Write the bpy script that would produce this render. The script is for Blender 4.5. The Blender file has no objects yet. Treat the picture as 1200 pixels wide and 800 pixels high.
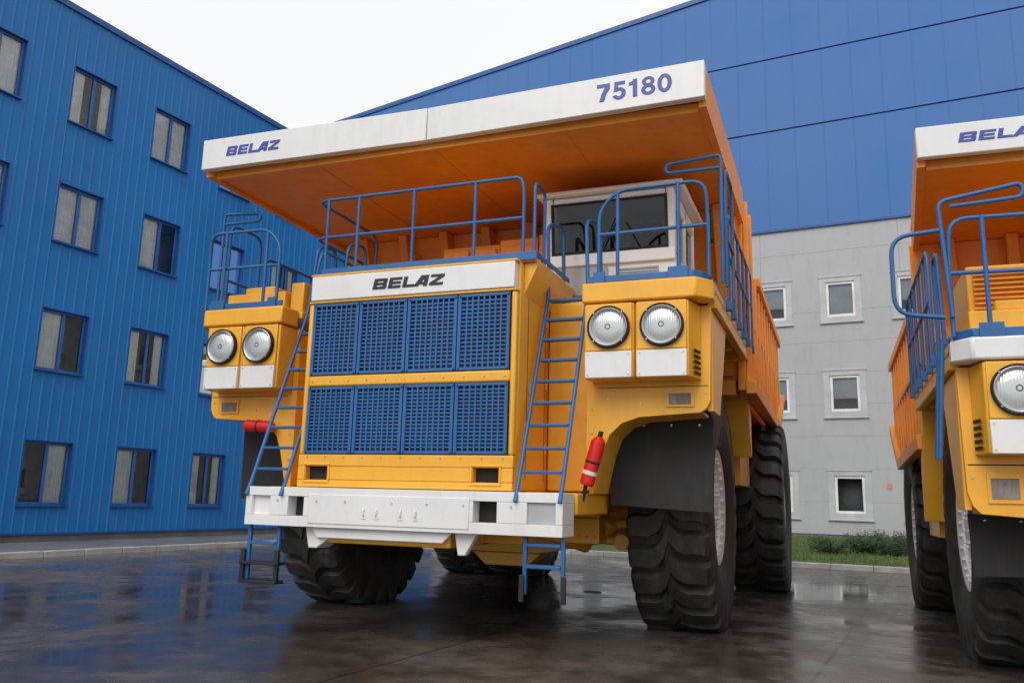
import bpy, bmesh, math, random
from mathutils import Vector, Matrix
random.seed(7)
scene=bpy.context.scene
COL=scene.collection

# ---------------------------------------------------------------- materials
def newmat(name):
    m=bpy.data.materials.new(name); m.use_nodes=True
    nt=m.node_tree; b=nt.nodes['Principled BSDF']
    return m,nt,b
def N(nt,t,**k):
    n=nt.nodes.new(t)
    for a,v in k.items(): setattr(n,a,v)
    return n
def ramp(nt,p0,c0,p1,c1):
    r=N(nt,'ShaderNodeValToRGB'); e=r.color_ramp.elements
    e[0].position=p0; e[0].color=(*c0,1) if len(c0)==3 else c0
    e[1].position=p1; e[1].color=(*c1,1) if len(c1)==3 else c1
    return r
def g3(v): return (v,v,v)
def mat(name,col,rough=.4,metal=0,var=.12,scale=1.5,bump=0,bscale=30,coat=0,spec=.5,dirt=None,dirtamt=.5):
    m,nt,b=newmat(name); L=nt.links
    tc=N(nt,'ShaderNodeTexCoord')
    n1=N(nt,'ShaderNodeTexNoise'); n1.inputs['Scale'].default_value=scale; n1.inputs['Detail'].default_value=6
    n1.inputs['Roughness'].default_value=.65
    L.new(tc.outputs['Object'],n1.inputs['Vector'])
    c0=[c*(1-var) for c in col]; c1=[min(1,c*(1+var)) for c in col]
    r=ramp(nt,.35,c0,.65,c1); L.new(n1.outputs['Fac'],r.inputs['Fac'])
    out=r.outputs['Color']
    if dirt:
        mp=N(nt,'ShaderNodeMapping'); mp.inputs['Scale'].default_value=(3.2,3.2,.7)
        L.new(tc.outputs['Object'],mp.inputs['Vector'])
        n2=N(nt,'ShaderNodeTexNoise'); n2.inputs['Scale'].default_value=1.6; n2.inputs['Detail'].default_value=9; n2.inputs['Roughness'].default_value=.7
        L.new(mp.outputs['Vector'],n2.inputs['Vector'])
        r2=ramp(nt,.50,g3(0),.78,g3(dirtamt)); L.new(n2.outputs['Fac'],r2.inputs['Fac'])
        mx=N(nt,'ShaderNodeMixRGB'); mx.inputs['Color2'].default_value=(*dirt,1)
        L.new(r2.outputs['Color'],mx.inputs['Fac']); L.new(out,mx.inputs['Color1']); out=mx.outputs['Color']
    L.new(out,b.inputs['Base Color'])
    rr=ramp(nt,.3,g3(max(0,rough*.8)),.7,g3(min(1,rough*1.25))); L.new(n1.outputs['Fac'],rr.inputs['Fac'])
    L.new(rr.outputs['Color'],b.inputs['Roughness'])
    b.inputs['Metallic'].default_value=metal
    b.inputs['Specular IOR Level'].default_value=spec
    b.inputs['Coat Weight'].default_value=coat; b.inputs['Coat Roughness'].default_value=.12
    if bump:
        n3=N(nt,'ShaderNodeTexNoise'); n3.inputs['Scale'].default_value=bscale; n3.inputs['Detail'].default_value=4
        L.new(tc.outputs['Object'],n3.inputs['Vector'])
        bp=N(nt,'ShaderNodeBump'); bp.inputs['Strength'].default_value=bump; bp.inputs['Distance'].default_value=.02
        L.new(n3.outputs['Fac'],bp.inputs['Height']); L.new(bp.outputs['Normal'],b.inputs['Normal'])
    return m
M={}
M['yellow']=mat('yellow_paint',(.93,.46,.034),.36,var=.05,coat=.15,bump=.08,bscale=3,dirt=(.58,.29,.06),dirtamt=.35)
M['orange']=mat('orange_paint',(.90,.34,.035),.45,var=.07,coat=.05,bump=.15,bscale=2.5,dirt=(.56,.22,.05),dirtamt=.45)
M['white']=mat('white_paint',(.82,.82,.81),.38,var=.03,coat=.15,bump=.06,bscale=3,dirt=(.60,.57,.53),dirtamt=.4)
M['cabwhite']=mat('cab_white_paint',(.86,.89,.92),.35,var=.03,coat=.2)
M['blue']=mat('blue_paint',(.018,.125,.35),.42,var=.12,coat=.05,dirt=(.08,.14,.22),dirtamt=.5)
M['logo']=mat('logo_blue',(.04,.075,.36),.4)
M['logo_dark']=mat('logo_dark',(.02,.02,.025),.4)
M['black']=mat('black_rubber_flap',(.016,.016,.017),.6,var=.3,bump=.1,bscale=8,dirt=(.06,.055,.05),dirtamt=.5)
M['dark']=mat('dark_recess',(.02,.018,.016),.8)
M['core']=mat('radiator_core',(.20,.17,.14),.6,var=.4,scale=2.5,dirt=(.46,.44,.42),dirtamt=.9)
M['rubber']=mat('tyre_rubber',(.036,.035,.035),.6,var=.35,scale=2.5,bump=.35,bscale=14,dirt=(.15,.13,.11),dirtamt=.6)
M['rim']=mat('wheel_rim_paint',(.82,.82,.82),.45,var=.06,dirt=(.45,.4,.35),dirtamt=.45)
M['grey']=mat('grey_paint',(.42,.43,.45),.45)
M['steel']=mat('steel',(.5,.5,.5),.35,metal=.7)
M['red']=mat('red_paint',(.72,.015,.012),.28,coat=.3)
M['grease']=mat('greasy_metal',(.06,.05,.045),.5,var=.4,scale=5)
M['interior']=mat('cab_interior',(.06,.06,.065),.8)
def glass(name,tint,refl):
    m,nt,b=newmat(name); L=nt.links
    nt.nodes.remove(b); o=[n for n in nt.nodes if n.type=='OUTPUT_MATERIAL'][0]
    t=N(nt,'ShaderNodeBsdfTransparent'); t.inputs['Color'].default_value=(*tint,1)
    g=N(nt,'ShaderNodeBsdfGlossy'); g.inputs['Roughness'].default_value=.02; g.inputs['Color'].default_value=(.9,.95,1,1)
    f=N(nt,'ShaderNodeFresnel'); f.inputs['IOR'].default_value=refl
    mx=N(nt,'ShaderNodeMixShader')
    L.new(f.outputs[0],mx.inputs[0]); L.new(t.outputs[0],mx.inputs[1]); L.new(g.outputs[0],mx.inputs[2])
    L.new(mx.outputs[0],o.inputs['Surface']); return m
M['glass']=glass('window_glass',(.90,.94,.95),1.65)
M['cabglass']=glass('cab_glass',(.45,.5,.52),1.5)
def lens():
    m,nt,b=newmat('headlight_lens'); L=nt.links
    tc=N(nt,'ShaderNodeTexCoord'); w=N(nt,'ShaderNodeTexWave'); w.inputs['Scale'].default_value=14; w.bands_direction='X'
    L.new(tc.outputs['Object'],w.inputs['Vector'])
    bp=N(nt,'ShaderNodeBump'); bp.inputs['Strength'].default_value=.25; bp.inputs['Distance'].default_value=.008
    L.new(w.outputs['Fac'],bp.inputs['Height']); L.new(bp.outputs['Normal'],b.inputs['Normal'])
    b.inputs['Base Color'].default_value=(.58,.61,.61,1); b.inputs['Metallic'].default_value=.35; b.inputs['Roughness'].default_value=.25
    b.inputs['Coat Weight'].default_value=1; b.inputs['Coat Roughness'].default_value=.03
    return m
M['lens']=lens()

# ---------------------------------------------------------------- mesh builder
class P:
    def __init__(s): s.v=[]; s.f=[]
    def add(s,vs,fs):
        o=len(s.v); s.v+= [tuple(v) for v in vs]; s.f+=[tuple(i+o for i in f) for f in fs]
    def box(s,x0,x1,y0,y1,z0,z1):
        if x0>x1:x0,x1=x1,x0
        s.add([(x0,y0,z0),(x1,y0,z0),(x1,y1,z0),(x0,y1,z0),(x0,y0,z1),(x1,y0,z1),(x1,y1,z1),(x0,y1,z1)],
              [(0,3,2,1),(4,5,6,7),(0,1,5,4),(1,2,6,5),(2,3,7,6),(3,0,4,7)])
    def prism(s,pts,ax,a0,a1):
        n=len(pts)
        def mk(p,a):
            return {'x':(a,p[0],p[1]),'y':(p[0],a,p[1]),'z':(p[0],p[1],a)}[ax]
        vs=[mk(p,a0) for p in pts]+[mk(p,a1) for p in pts]
        fs=[tuple(range(n)),tuple(range(2*n-1,n-1,-1))]+[(i,(i+1)%n,(i+1)%n+n,i+n) for i in range(n)]
        s.add(vs,fs)
    def cyl(s,p0,p1,r,n=16,r2=None):
        p0=Vector(p0);p1=Vector(p1); d=(p1-p0).normalized(); r2=r if r2 is None else r2
        a=d.orthogonal().normalized(); b=d.cross(a)
        vs=[];
        for p,rr in((p0,r),(p1,r2)):
            for i in range(n):
                t=2*math.pi*i/n; vs.append(p+a*rr*math.cos(t)+b*rr*math.sin(t))
        s.add(vs,[tuple(range(n-1,-1,-1)),tuple(range(n,2*n))]+[(i,(i+1)%n,(i+1)%n+n,i+n) for i in range(n)])
    def lathe(s,prof,c,axis='x',n=32,sgn=1):
        vs=[];fs=[]
        for (a,r) in prof:
            for i in range(n):
                t=2*math.pi*i/n
                if axis=='x': vs.append((c[0]+sgn*a,c[1]+r*math.cos(t),c[2]+r*math.sin(t)))
                else: vs.append((c[0]+r*math.cos(t),c[1]+sgn*a,c[2]+r*math.sin(t)))
        for j in range(len(prof)-1):
            for i in range(n):
                fs.append((j*n+i,j*n+(i+1)%n,(j+1)*n+(i+1)%n,(j+1)*n+i))
        s.add(vs,fs)
def fin(p,name,m,parent,mp=None,bevel=0,smooth=False,seg=2):
    if not p.v: return None
    vs=[mp(v) for v in p.v] if mp else p.v
    me=bpy.data.meshes.new(name); me.from_pydata([tuple(v) for v in vs],[],p.f)
    bm=bmesh.new(); bm.from_mesh(me); bmesh.ops.recalc_face_normals(bm,faces=bm.faces); bm.to_mesh(me); bm.free()
    ob=bpy.data.objects.new(name,me); COL.objects.link(ob); me.materials.append(m)
    if parent: ob.parent=parent
    if smooth or bevel:
        for q in me.polygons: q.use_smooth=True
        me.set_sharp_from_angle(angle=math.radians(35))
    if bevel:
        b=ob.modifiers.new('bevel','BEVEL'); b.width=bevel; b.segments=seg; b.limit_method='ANGLE'; b.angle_limit=math.radians(40)
        b.harden_normals=False
    return ob
def empty(name,loc=(0,0,0),rz=0):
    e=bpy.data.objects.new(name,None); COL.objects.link(e); e.location=loc; e.rotation_euler=(0,0,rz); e.empty_display_size=.5
    return e
def fillet(pts,r,n=5):
    pts=[Vector(p) for p in pts]; out=[pts[0]]
    for i in range(1,len(pts)-1):
        a,b,c=pts[i-1],pts[i],pts[i+1]
        u=(a-b);v=(c-b); rr=min(r,u.length*.49,v.length*.49); u.normalize();v.normalize()
        s=b+u*rr;e=b+v*rr
        for k in range(n+1):
            t=k/n; out.append(s*(1-t)**2+b*2*t*(1-t)+e*t*t)
    out.append(pts[-1]); return out
def tubes(paths,name,m,parent,mp,r=.021):
    cu=bpy.data.curves.new(name,'CURVE'); cu.dimensions='3D'; cu.bevel_depth=r; cu.bevel_resolution=3; cu.use_fill_caps=True
    for pts in paths:
        if mp: pts=[Vector(mp(p)) for p in pts]
        sp=cu.splines.new('POLY'); sp.points.add(len(pts)-1)
        for i,q in enumerate(pts): sp.points[i].co=(*q,1)
    ob=bpy.data.objects.new(name,cu); COL.objects.link(ob); cu.materials.append(m); ob.parent=parent
    return ob
def put_glyph(p,polys,x,sx,h,cx,y,cz,half,slope,shear,kk):
    for poly in polys:
        kk[0]+=1
        pts=[((x+a+shear*b-half)*sx+cx,cz+(b-.5)*h) for a,b in poly]
        n=len(pts); d=.004+.0003*(kk[0]%5)
        vs=[(a,y-d+slope*(a-cx),b) for a,b in pts]+[(a,y+.002+slope*(a-cx),b) for a,b in pts]
        p.add(vs,[tuple(range(n)),tuple(range(2*n-1,n-1,-1))]+[(i,(i+1)%n,(i+1)%n+n,i+n) for i in range(n)])
def logo(cx,y,cz,h,W,m,parent,name,mp,slope=0):
    A=.40; T=.25
    R=lambda x0,x1,z0,z1:[(x0,z0),(x1,z0),(x1,z1),(x0,z1)]
    G={'B':[R(0,A,0,1),R(A,1.02,0,T),R(A,1.02,.385,.615),R(A,1.02,1-T,1),[(1.02,0),(1.34,0),(1.44,.09),(1.44,.40),(1.36,.5),(1.02,.5)],[(1.02,.5),(1.36,.5),(1.42,.6),(1.42,.91),(1.32,1),(1.02,1)]],
       'E':[R(0,A,0,1),R(A,1.32,0,T),R(A,1.26,.385,.615),R(A,1.32,1-T,1)],
       'L':[R(0,A,0,1),R(A,1.22,0,T)],
       'A':[[(0,0),(.46,0),(.98,.70),(.98,1),(.60,1)],R(.98,1.40,0,1),[(.60,.15),(.98,.15),(.98,.38),(.78,.38)]],
       'Z':[R(0,1.4,1-T,1),R(0,1.4,0,T),[(0,T),(.55,T),(1.4,1-T),(.85,1-T)]]}
    wd={'B':1.44,'E':1.32,'L':1.22,'A':1.40,'Z':1.4}
    gap={'B':.2,'E':.2,'L':-.04,'A':.2,'Z':0}
    tot=sum(wd.values())+sum(gap.values()); sx=W/(tot+.2); x=0; p=P(); kk=[0]
    for ch in 'BELAZ':
        put_glyph(p,G[ch],x,sx,h,cx,y,cz,(tot+.2)/2,slope,.22,kk)
        x+=wd[ch]+gap[ch]
    return fin(p,name,m,parent,mp)
def number(cx,y,cz,h,W,m,parent,name,mp,slope=0):
    """bold grotesque digits 7 5 1 8 0 from quads; glyph height 1, nominal width .68"""
    def arc(ox,oz,rx,rz,tx,tz,a0,a1,n=28):
        out=[]
        for i in range(n):
            s=math.radians(a0+(a1-a0)*i/n); e=math.radians(a0+(a1-a0)*(i+1)/n)
            out.append([(ox+rx*math.cos(s),oz+rz*math.sin(s)),(ox+rx*math.cos(e),oz+rz*math.sin(e)),
                        (ox+(rx-tx)*math.cos(e),oz+(rz-tz)*math.sin(e)),(ox+(rx-tx)*math.cos(s),oz+(rz-tz)*math.sin(s))])
        return out
    R=lambda x0,x1,z0,z1:[(x0,z0),(x1,z0),(x1,z1),(x0,z1)]
    G=[([R(.02,.68,.80,1),[(.14,0),(.38,0),(.50,.42),(.68,.68),(.68,.80),(.43,.80),(.25,.42)]],.70),
       ([R(.11,.65,.81,1),[(.07,.44),(.25,.47),(.30,.81),(.11,.81)]]+arc(.34,.33,.35,.345,.21,.185,-160,140),.70),
       ([R(.24,.46,0,1),[(.04,.66),(.24,.70),(.24,.90),(.04,.82)]],.56),
       (arc(.35,.285,.35,.295,.20,.165,0,360,36)+arc(.35,.745,.31,.265,.185,.15,0,360,36),.70),
       (arc(.35,.50,.35,.51,.205,.19,0,360,40),.70)]
    g_=.10; tot=sum(w for _,w in G)+g_*4; sx=W/tot; x=0; p=P(); 
    for polys,w in G:
        for poly in polys:   # one thickness so touching quads read as a single stroke
            pass
        kk=[0]
        put_glyph(p,polys,x,sx,h,cx,y,cz,tot/2,slope,0,kk); x+=w+g_
    return fin(p,name,m,parent,mp)

# ---------------------------------------------------------------- tyre
def tyre_mesh():
    half=[(.33,.655,0),(.40,.74,0),(.44,.82,0),(.47,.98,0),(.478,1.00,0),(.482,1.02,0),(.485,1.12,0),(.484,1.20,0),(.483,1.22,.02),(.480,1.28,.05),(.472,1.38,.09),(.458,1.46,.11),(.425,1.515,.12),(.38,1.535,.12),(.30,1.54,.12),(.20,1.54,.115),(.12,1.54,.11),(.07,1.54,.07),(.03,1.54,.03)]
    rows=[(-x,r,d) for x,r,d in half]+[(x,r,d) for x,r,d in reversed(half)]
    NL=26; prof=[(0,1),(.13,1),(.27,1),(.34,0),(.64,0),(.93,0)]
    vs=[];fs=[]; n=NL*len(prof); hc=1.475
    for (x,r,d) in rows:
        t=min(1,abs(x)/.44)
        ph=.80*t+.20*math.sin(math.pi*t*1.6)+(.5 if x<0 else 0)
        for k in range(NL):
            for (s,g) in prof:
                a=2*math.pi*(k+s+ph)/NL
                rr=r-d*g
                y=rr*math.cos(a); z=rr*math.sin(a)
                xx=x
                if z<-hc+.35:
                    q=(-hc+.35-z)/.35; xx=x*(1+.05*min(1,q))
                z=max(z,-hc)
                vs.append((xx,y,z))
    R=len(rows)
    for j in range(R-1):
        for i in range(n):
            fs.append((j*n+i,j*n+(i+1)%n,(j+1)*n+(i+1)%n,(j+1)*n+i))
    me=bpy.data.meshes.new('tyre'); me.from_pydata(vs,[],fs)
    for q in me.polygons: q.use_smooth=True
    me.set_sharp_from_angle(angle=math.radians(32))
    bm=bmesh.new(); bm.from_mesh(me); bmesh.ops.recalc_face_normals(bm,faces=bm.faces); bm.to_mesh(me); bm.free()
    me.materials.append(M['rubber']); return me
TYRE=tyre_mesh()
def rim_mesh():
    p=P()
    prof=[(-.34,.66),(-.34,.60),(.28,.60),(.33,.62),(.36,.72),(.40,.72),(.40,.68),(.37,.63),(.355,.575),(.31,.56),(.30,.53),(.31,.50),(.31,.44),(.27,.40),(.29,.33),(.34,.28),(.37,.25),(.38,.10),(.38,.001)]
    p.lathe(prof,(0,0,0),n=48)
    for k in range(20):
        a=2*math.pi*k/20; y=.47*math.cos(a); z=.47*math.sin(a)
        p.cyl((.30,y,z),(.355,y,z),.024,n=6)
    for k in range(24):
        a=2*math.pi*(k+.5)/24; y=.60*math.cos(a); z=.60*math.sin(a)
        p.cyl((.31,y,z),(.40,y,z),.024,n=6)
    for k in range(8):
        a=2*math.pi*k/8; p.cyl((.36,.2*math.cos(a),.2*math.sin(a)),(.40,.2*math.cos(a),.2*math.sin(a)),.02,n=6)
    ob=fin(p,'rim_tmp',M['rim'],None,smooth=True); me=ob.data; bpy.data.objects.remove(ob); return me
RIM=rim_mesh()

# ---------------------------------------------------------------- truck
def build_truck(mp,mpb,wheels,wsc,opt):
    root=empty('dump_truck')
    G={}
    def g(n,m,bev=0,body=False):
        if n not in G: G[n]=(P(),m,bev,body)
        return G[n][0]
    for i,(x,y) in enumerate(wheels):
        for me,nm in((TYRE,'tyre_%d'%(i+1)),(RIM,'wheel_rim_%d'%(i+1))):
            ob=bpy.data.objects.new(nm,me); COL.objects.link(ob); ob.parent=root
            ob.location=(x,y,1.475*wsc); ob.scale=(wsc,)*3
            cen=mp((0,0,0))[0]
            ob.rotation_euler=(0,0,math.pi if x<cen else 0)
    # --- hood
    p=g('hood','yellow',.02)
    p.box(-1.26,1.26,7.80,9.3,1.58,3.95)
    p.box(-1.26,-1.20,7.70,7.80,1.93,3.61); p.box(1.20,1.26,7.70,7.80,1.93,3.61)
    p.box(-1.20,1.20,7.70,7.80,2.67,2.79)
    p=g('hood_lower_panel','yellow',.012)
    for a,b in((-1.26,-1.16),(-.88,.83),(1.11,1.26)): p.box(a,b,7.70,7.80,1.66,1.80)
    p.box(-1.26,1.26,7.70,7.80,1.803,1.927); p.box(-1.26,1.26,7.70,7.80,1.58,1.657)
    for c in(-1.02,.97):
        p.box(c-.17,c+.17,7.685,7.699,1.81,1.835); p.box(c-.17,c+.17,7.685,7.699,1.625,1.65)
        p.box(c-.17,c-.145,7.685,7.699,1.652,1.808); p.box(c+.145,c+.17,7.685,7.699,1.652,1.808)
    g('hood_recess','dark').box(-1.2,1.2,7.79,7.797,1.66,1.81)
    g('hood_name_band','white',.01).box(-1.235,1.235,7.68,7.80,3.645,3.925)
    g('hood_trim','yellow',.01).box(-1.26,1.26,7.69,7.80,3.93,3.955); g('hood_trim','yellow').box(-1.26,1.26,7.69,7.80,3.613,3.64)
    g('radiator_core','core').box(-1.2,1.2,7.785,7.798,1.935,3.61)
    for s in(-1,1):
        for y in(8.05,8.62): g('hood_seams','dark').box(s*1.2605,s*1.263,y,y+.008,1.7,3.8)
        for z in(2.0,2.7,3.4): g('hood_hinges','yellow').cyl((s*1.27,8.64,z),(s*1.27,8.64,z+.1),.016,n=10)
        g('hood_handles','steel').box(s*1.262,s*1.285,8.1,8.13,2.6,2.72)
    for x in [-1.15+.23*i for i in range(11)]:
        g('hood_bolts','steel').cyl((x,7.702,1.90),(x,7.69,1.90),.010,n=8); g('hood_bolts','steel').cyl((x,7.702,2.73),(x,7.69,2.73),.010,n=8)
    p=g('radiator_grille','blue')
    for (z0,z1) in((1.94,2.665),(2.80,3.605)):
        for k in range(4):
            x0=-1.195+k*.5985; x1=x0+.585
            p.box(x0,x1,7.70,7.745,z0,z0+.03); p.box(x0,x1,7.70,7.745,z1-.03,z1)
            p.box(x0,x0+.035,7.70,7.745,z0+.03,z1-.03); p.box(x1-.035,x1,7.70,7.745,z0+.03,z1-.03)
            nb=8; w=(x1-x0-.07)/nb
            for j in range(1,nb):
                xx=x0+.035+j*w
                p.box(xx-.009,xx+.009,7.705,7.735,z0+.03,z1-.03)
            nr=17; hh=(z1-z0-.06)/nr
            for j in range(1,nr):
                zz=z0+.03+j*hh; p.box(x0+.035,x1-.035,7.712,7.742,zz-.009,zz+.009)
            for (a,b) in((x0+.02,z0+.018),(x1-.02,z0+.018),(x0+.02,z1-.018),(x1-.02,z1-.018)):
                p.cyl((a,7.70,b),(a,7.685,b),.012,n=8)
    for x in(-.62,-.30,.28,.60):
        g('radiator_tubes','grey').box(x-.04,x+.04,7.765,7.783,1.95,2.66); g('radiator_tubes','grey').box(x-.04,x+.04,7.765,7.783,2.81,3.60)
    # --- bumper
    p=g('bumper','white',.02)
    F=7.58
    hol=[(-1.74,-1.50),(-1.27,-1.07),(.90,1.15),(1.46,1.75)]
    p.box(-1.82,1.82,F,7.95,1.475,1.57); p.box(-1.82,1.82,F,7.95,1.16,1.27)
    xs=[-1.82]+[q for h in hol for q in h]+[1.82]
    for i in range(0,len(xs),2): p.box(xs[i],xs[i+1],F,7.95,1.272,1.473)
    p.box(-1.0,.86,F-.010,F-.001,1.20,1.50)
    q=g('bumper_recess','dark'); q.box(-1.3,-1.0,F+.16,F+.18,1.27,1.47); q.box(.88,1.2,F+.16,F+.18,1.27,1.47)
    q=g('bumper_plates','white'); q.box(-1.76,-1.48,F+.05,F+.07,1.272,1.473)
    g('bumper_end_plate','grey').box(1.46,1.75,F+.03,F+.05,1.272,1.473)
    for x in(-.33,-.18,.1,.27):
        g('tow_eyes','white',.004).prism([(F-.011,1.37),(F-.04,1.36),(F-.04,1.30),(F-.011,1.29)],'x',x,x+.018)
        g('tow_eye_bases','white').box(x-.02,x+.038,F-.017,F-.011,1.265,1.30)
    for x in(-1.40,-.9,-.55,0,.4,.8,1.3): g('bumper_bolts','steel').cyl((x,F+.003,1.43),(x,F-.012 if abs(x)>.95 else F-.018,1.43),.010,n=8)
    p=g('bumper_skirt','white',.01)
    p.prism([(-1.0,1.158),(-.92,1.05),(.55,1.05),(.65,1.158)],'y',7.64,7.68)
    p.prism([(-.8,1.048),(-.95,.94),(-1.05,.94),(-1.1,1.155),(-1.005,1.155)],'y',7.69,7.95)
    p.prism([(.66,1.155),(.70,.94),(.78,.94),(.9,1.155)],'y',7.69,7.78)
    g('frame','yellow',.02).box(-.85,.6,7.72,8.6,1.00,1.15)
    # --- chassis
    p=g('frame','yellow')
    for s in(-1,1):
        p.box(s*.62,s*.95,7.95,18.6,1.25,1.57)
        p.box(s*.66,s*.9,9.31,18.4,1.573,2.2)
        p.box(s*1.27,s*1.80,8.72,8.80,1.60,3.70)
        p.box(s*1.27,s*1.84,8.0,9.2,1.36,1.58)
    p.box(-.9,.9,9.0,9.5,1.0,1.24)
    p=g('front_axle','yellow',.03)
    p.prism([(-2.0,1.15),(-1.3,.95),(-.5,.80),(.5,.80),(1.3,.95),(2.0,1.15),(2.0,1.5),(1.3,1.32),(-1.3,1.32),(-2.0,1.5)],'y',10.75,11.2)
    p.prism([(-.5,.79),(-.3,.62),(.3,.62),(.5,.79)],'y',10.8,11.15)
    for s in(-1,1):
        p.cyl((s*1.25,10.4,.95),(s*.8,9.4,1.2),.09)
        g('suspension_cylinders','yellow').cyl((s*1.28,10.7,1.3),(s*1.1,10.7,2.6),.19,n=20)
        g('suspension_rods','steel').cyl((s*1.30,10.7,1.0),(s*1.28,10.7,1.32),.12,n=20)
        p.cyl((s*1.2,10.45,1.18),(s*2.2,10.5,1.25),.07); p.cyl((s*1.45,10.45,1.1),(s*1.55,10.45,1.26),.13)
        p.cyl((s*1.55,10.0,1.38),(s*1.05,10.0,1.38),.1); p.box(s*1.0,s*1.55,9.9,10.2,1.0,1.3)
        p.cyl((s*1.1,10.3,1.05),(s*1.9,10.35,1.02),.055); p.cyl((s*1.75,10.2,1.02),(s*1.75,10.5,1.02),.1)
        for k in range(5): p.cyl((s*(1.1+.1*k),9.895,1.08),(s*(1.1+.1*k),9.87,1.08),.02,n=6)
        g('wheel_hubs','grease').cyl((s*1.9,11.0,1.475),(s*2.4,11.0,1.475),.42,n=24)
        g('wheel_hubs','grease').cyl((s*1.2,16.5,1.475),(s*2.8,16.5,1.475),.5,n=24)
    p=g('rear_axle_housing','yellow',.02); p.cyl((-1.4,16.5,1.475),(1.4,16.5,1.475),.62,n=28); p.box(-.5,.5,13.2,16.2,1.2,1.7)
    g('engine_block','grease').box(-.6,.6,8.8,11.5,1.25,2.4)
    g('engine_block','grease').box(-.4,.4,8.9,10.6,.98,1.24)
    for x in(-.3,.05,.3): g('engine_block','grease').cyl((x,8.7,1.2),(x+.1,12,1.1),.04,n=10)
    for s in(-1,1):
        g('side_tank','yellow').box(s*1.2,s*2.9,13.0,14.4,1.8,2.85)
        g('side_tank','yellow').box(s*1.0,s*1.2,13.2,14.2,1.9,2.6)
        g('side_valance','yellow',.01).prism([(12.15,3.70),(12.75,2.75),(12.75,2.2),(12.65,2.2),(12.05,3.62)],'x',s*1.9,s*3.10)
    # --- fenders
    for s in(-1,1):
        def X(a): return s*a
        p=g('fender','yellow',.015)
        prof=[(1.82,1.58),(1.90,1.58),(1.95,1.80),(2.0,2.0),(2.07,2.18),(2.2,2.30),(2.38,2.36),(3.0,2.40),(3.06,2.44),(3.10,2.52),(3.12,3.49),(1.82,3.49)]
        p.prism([(X(a),b) for a,b in prof],'y',8.36,8.44)
        arch=[(1.90,1.58),(1.95,1.80),(2.0,2.0),(2.07,2.18),(2.2,2.30),(2.38,2.36),(3.0,2.40)]
        for i in range(len(arch)-1):
            (a,b),(c,d)=arch[i],arch[i+1]
            p.prism([(X(a),b),(X(c),d),(X(c),d+.03),(X(a)-s*.02,b+.03)],'y',8.442,8.95)
        p.prism([(8.442,2.42),(8.95,2.42),(9.35,3.02),(9.6,3.46),(8.442,3.46)],'x',X(3.06),X(3.12))
        p.box(X(1.82),X(1.88),8.442,9.6,1.6,3.47)
        for (a,b) in((1.88,2.45),(1.88,2.2),(2.05,2.55),(2.4,2.5),(3.05,2.6),(1.87,1.9)):
            g('fender_bolts','steel').cyl((X(a),8.362,b),(X(a),8.348,b),.010,n=8)
        g('fender_seam','dark').box(X(1.95),X(3.08),8.357,8.359,2.665,2.672)
        g('fender_louvre_frame','yellow').box(X(2.66),X(2.94),8.34,8.358,2.46,2.62)
        g('fender_louvre','core').box(X(2.69),X(2.91),8.33,8.338,2.485,2.595)  # louvre panel set in the fender face, not a lamp
        p=g('headlight_box','yellow',.015)
        p.box(X(1.885),X(2.405),8.03,8.355,2.72,3.49)
        p.prism([(X(2.415),8.03),(X(2.945),8.03),(X(3.02),8.355),(X(2.415),8.355)],'z',2.72,3.49)
        for a,b in((1.905,2.385),(2.435,2.93)):
            g('white_lamp_covers','white',.008).box(X(a),X(b),7.985,8.028,2.72,2.99)
            g('yellow_lamp_panels','yellow',.008).box(X(a),X(b),8.00,8.028,3.00,3.485)
            for (u,v) in((a+.03,2.75),(b-.03,2.75),(a+.03,2.96),(b-.03,2.96)): g('cover_screws','steel').cyl((X(u),7.986,v),(X(u),7.978,v),.008,n=8)
        for c in(2.15,2.69):
            g('headlight_bezel','dark').lathe([(0,.218),(-.045,.218),(-.055,.21),(-.05,.200),(-.01,.197)],(X(c),8.0,3.235),'y',36)
            g('headlight_ring','steel').lathe([(-.01,.198),(-.048,.197),(-.052,.19),(-.045,.178),(-.02,.172)],(X(c),8.0,3.235),'y',36)
            g('headlight_lens_glass','lens').lathe([(-.02,.174),(-.038,.14),(-.048,.09),(-.052,.04),(-.052,.001)],(X(c),8.0,3.235),'y',36)
            g('headlight_bulb','dark').lathe([(-.050,.030),(-.056,.028),(-.056,.022),(-.050,.02)],(X(c),8.0,3.235),'y',16)
            for k in range(4):
                t=math.pi/4+k*math.pi/2
                g('bezel_screws','steel').cyl((X(c)+.205*math.cos(t),7.95,3.235+.205*math.sin(t)),(X(c)+.205*math.cos(t),7.94,3.235+.205*math.sin(t)),.008,n=6)
        for k in range(5):
            z=2.76+k*.055
            g('side_louvres','dark').prism([(X(2.982),8.12),(X(3.015),8.30),(X(3.02),8.30),(X(2.988),8.12)],'z',z,z+.028)
        p=g('platform_edge',opt['slab'],.02)
        p.prism([(X(1.86),8.0),(X(3.02),8.0),(X(3.17),8.2),(X(3.17),8.34),(X(1.86),8.34)],'z',3.505,3.715)
        p=g('platform','yellow',.012)
        p.box(X(1.82),X(3.17),8.345,12.2,3.62,3.715)
        p.box(X(3.07),X(3.17),8.445,12.2,3.475,3.617)
        for yy in(9.9,10.7,11.5,12.1):
            p.prism([(X(2.1),3.3),(X(3.06),3.45),(X(3.06),3.617),(X(2.1),3.617)],'y',yy,yy+.06)
        g('platform_kickplate','blue',.008).prism([(X(1.9),8.03),(X(3.0),8.03),(X(3.15),8.22),(X(3.12),8.24),(X(2.98),8.06),(X(1.9),8.06)],'z',3.718,3.79)
        g('platform_kickplate','blue').box(X(3.13),X(3.15),8.4,12.1,3.718,3.79)
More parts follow.
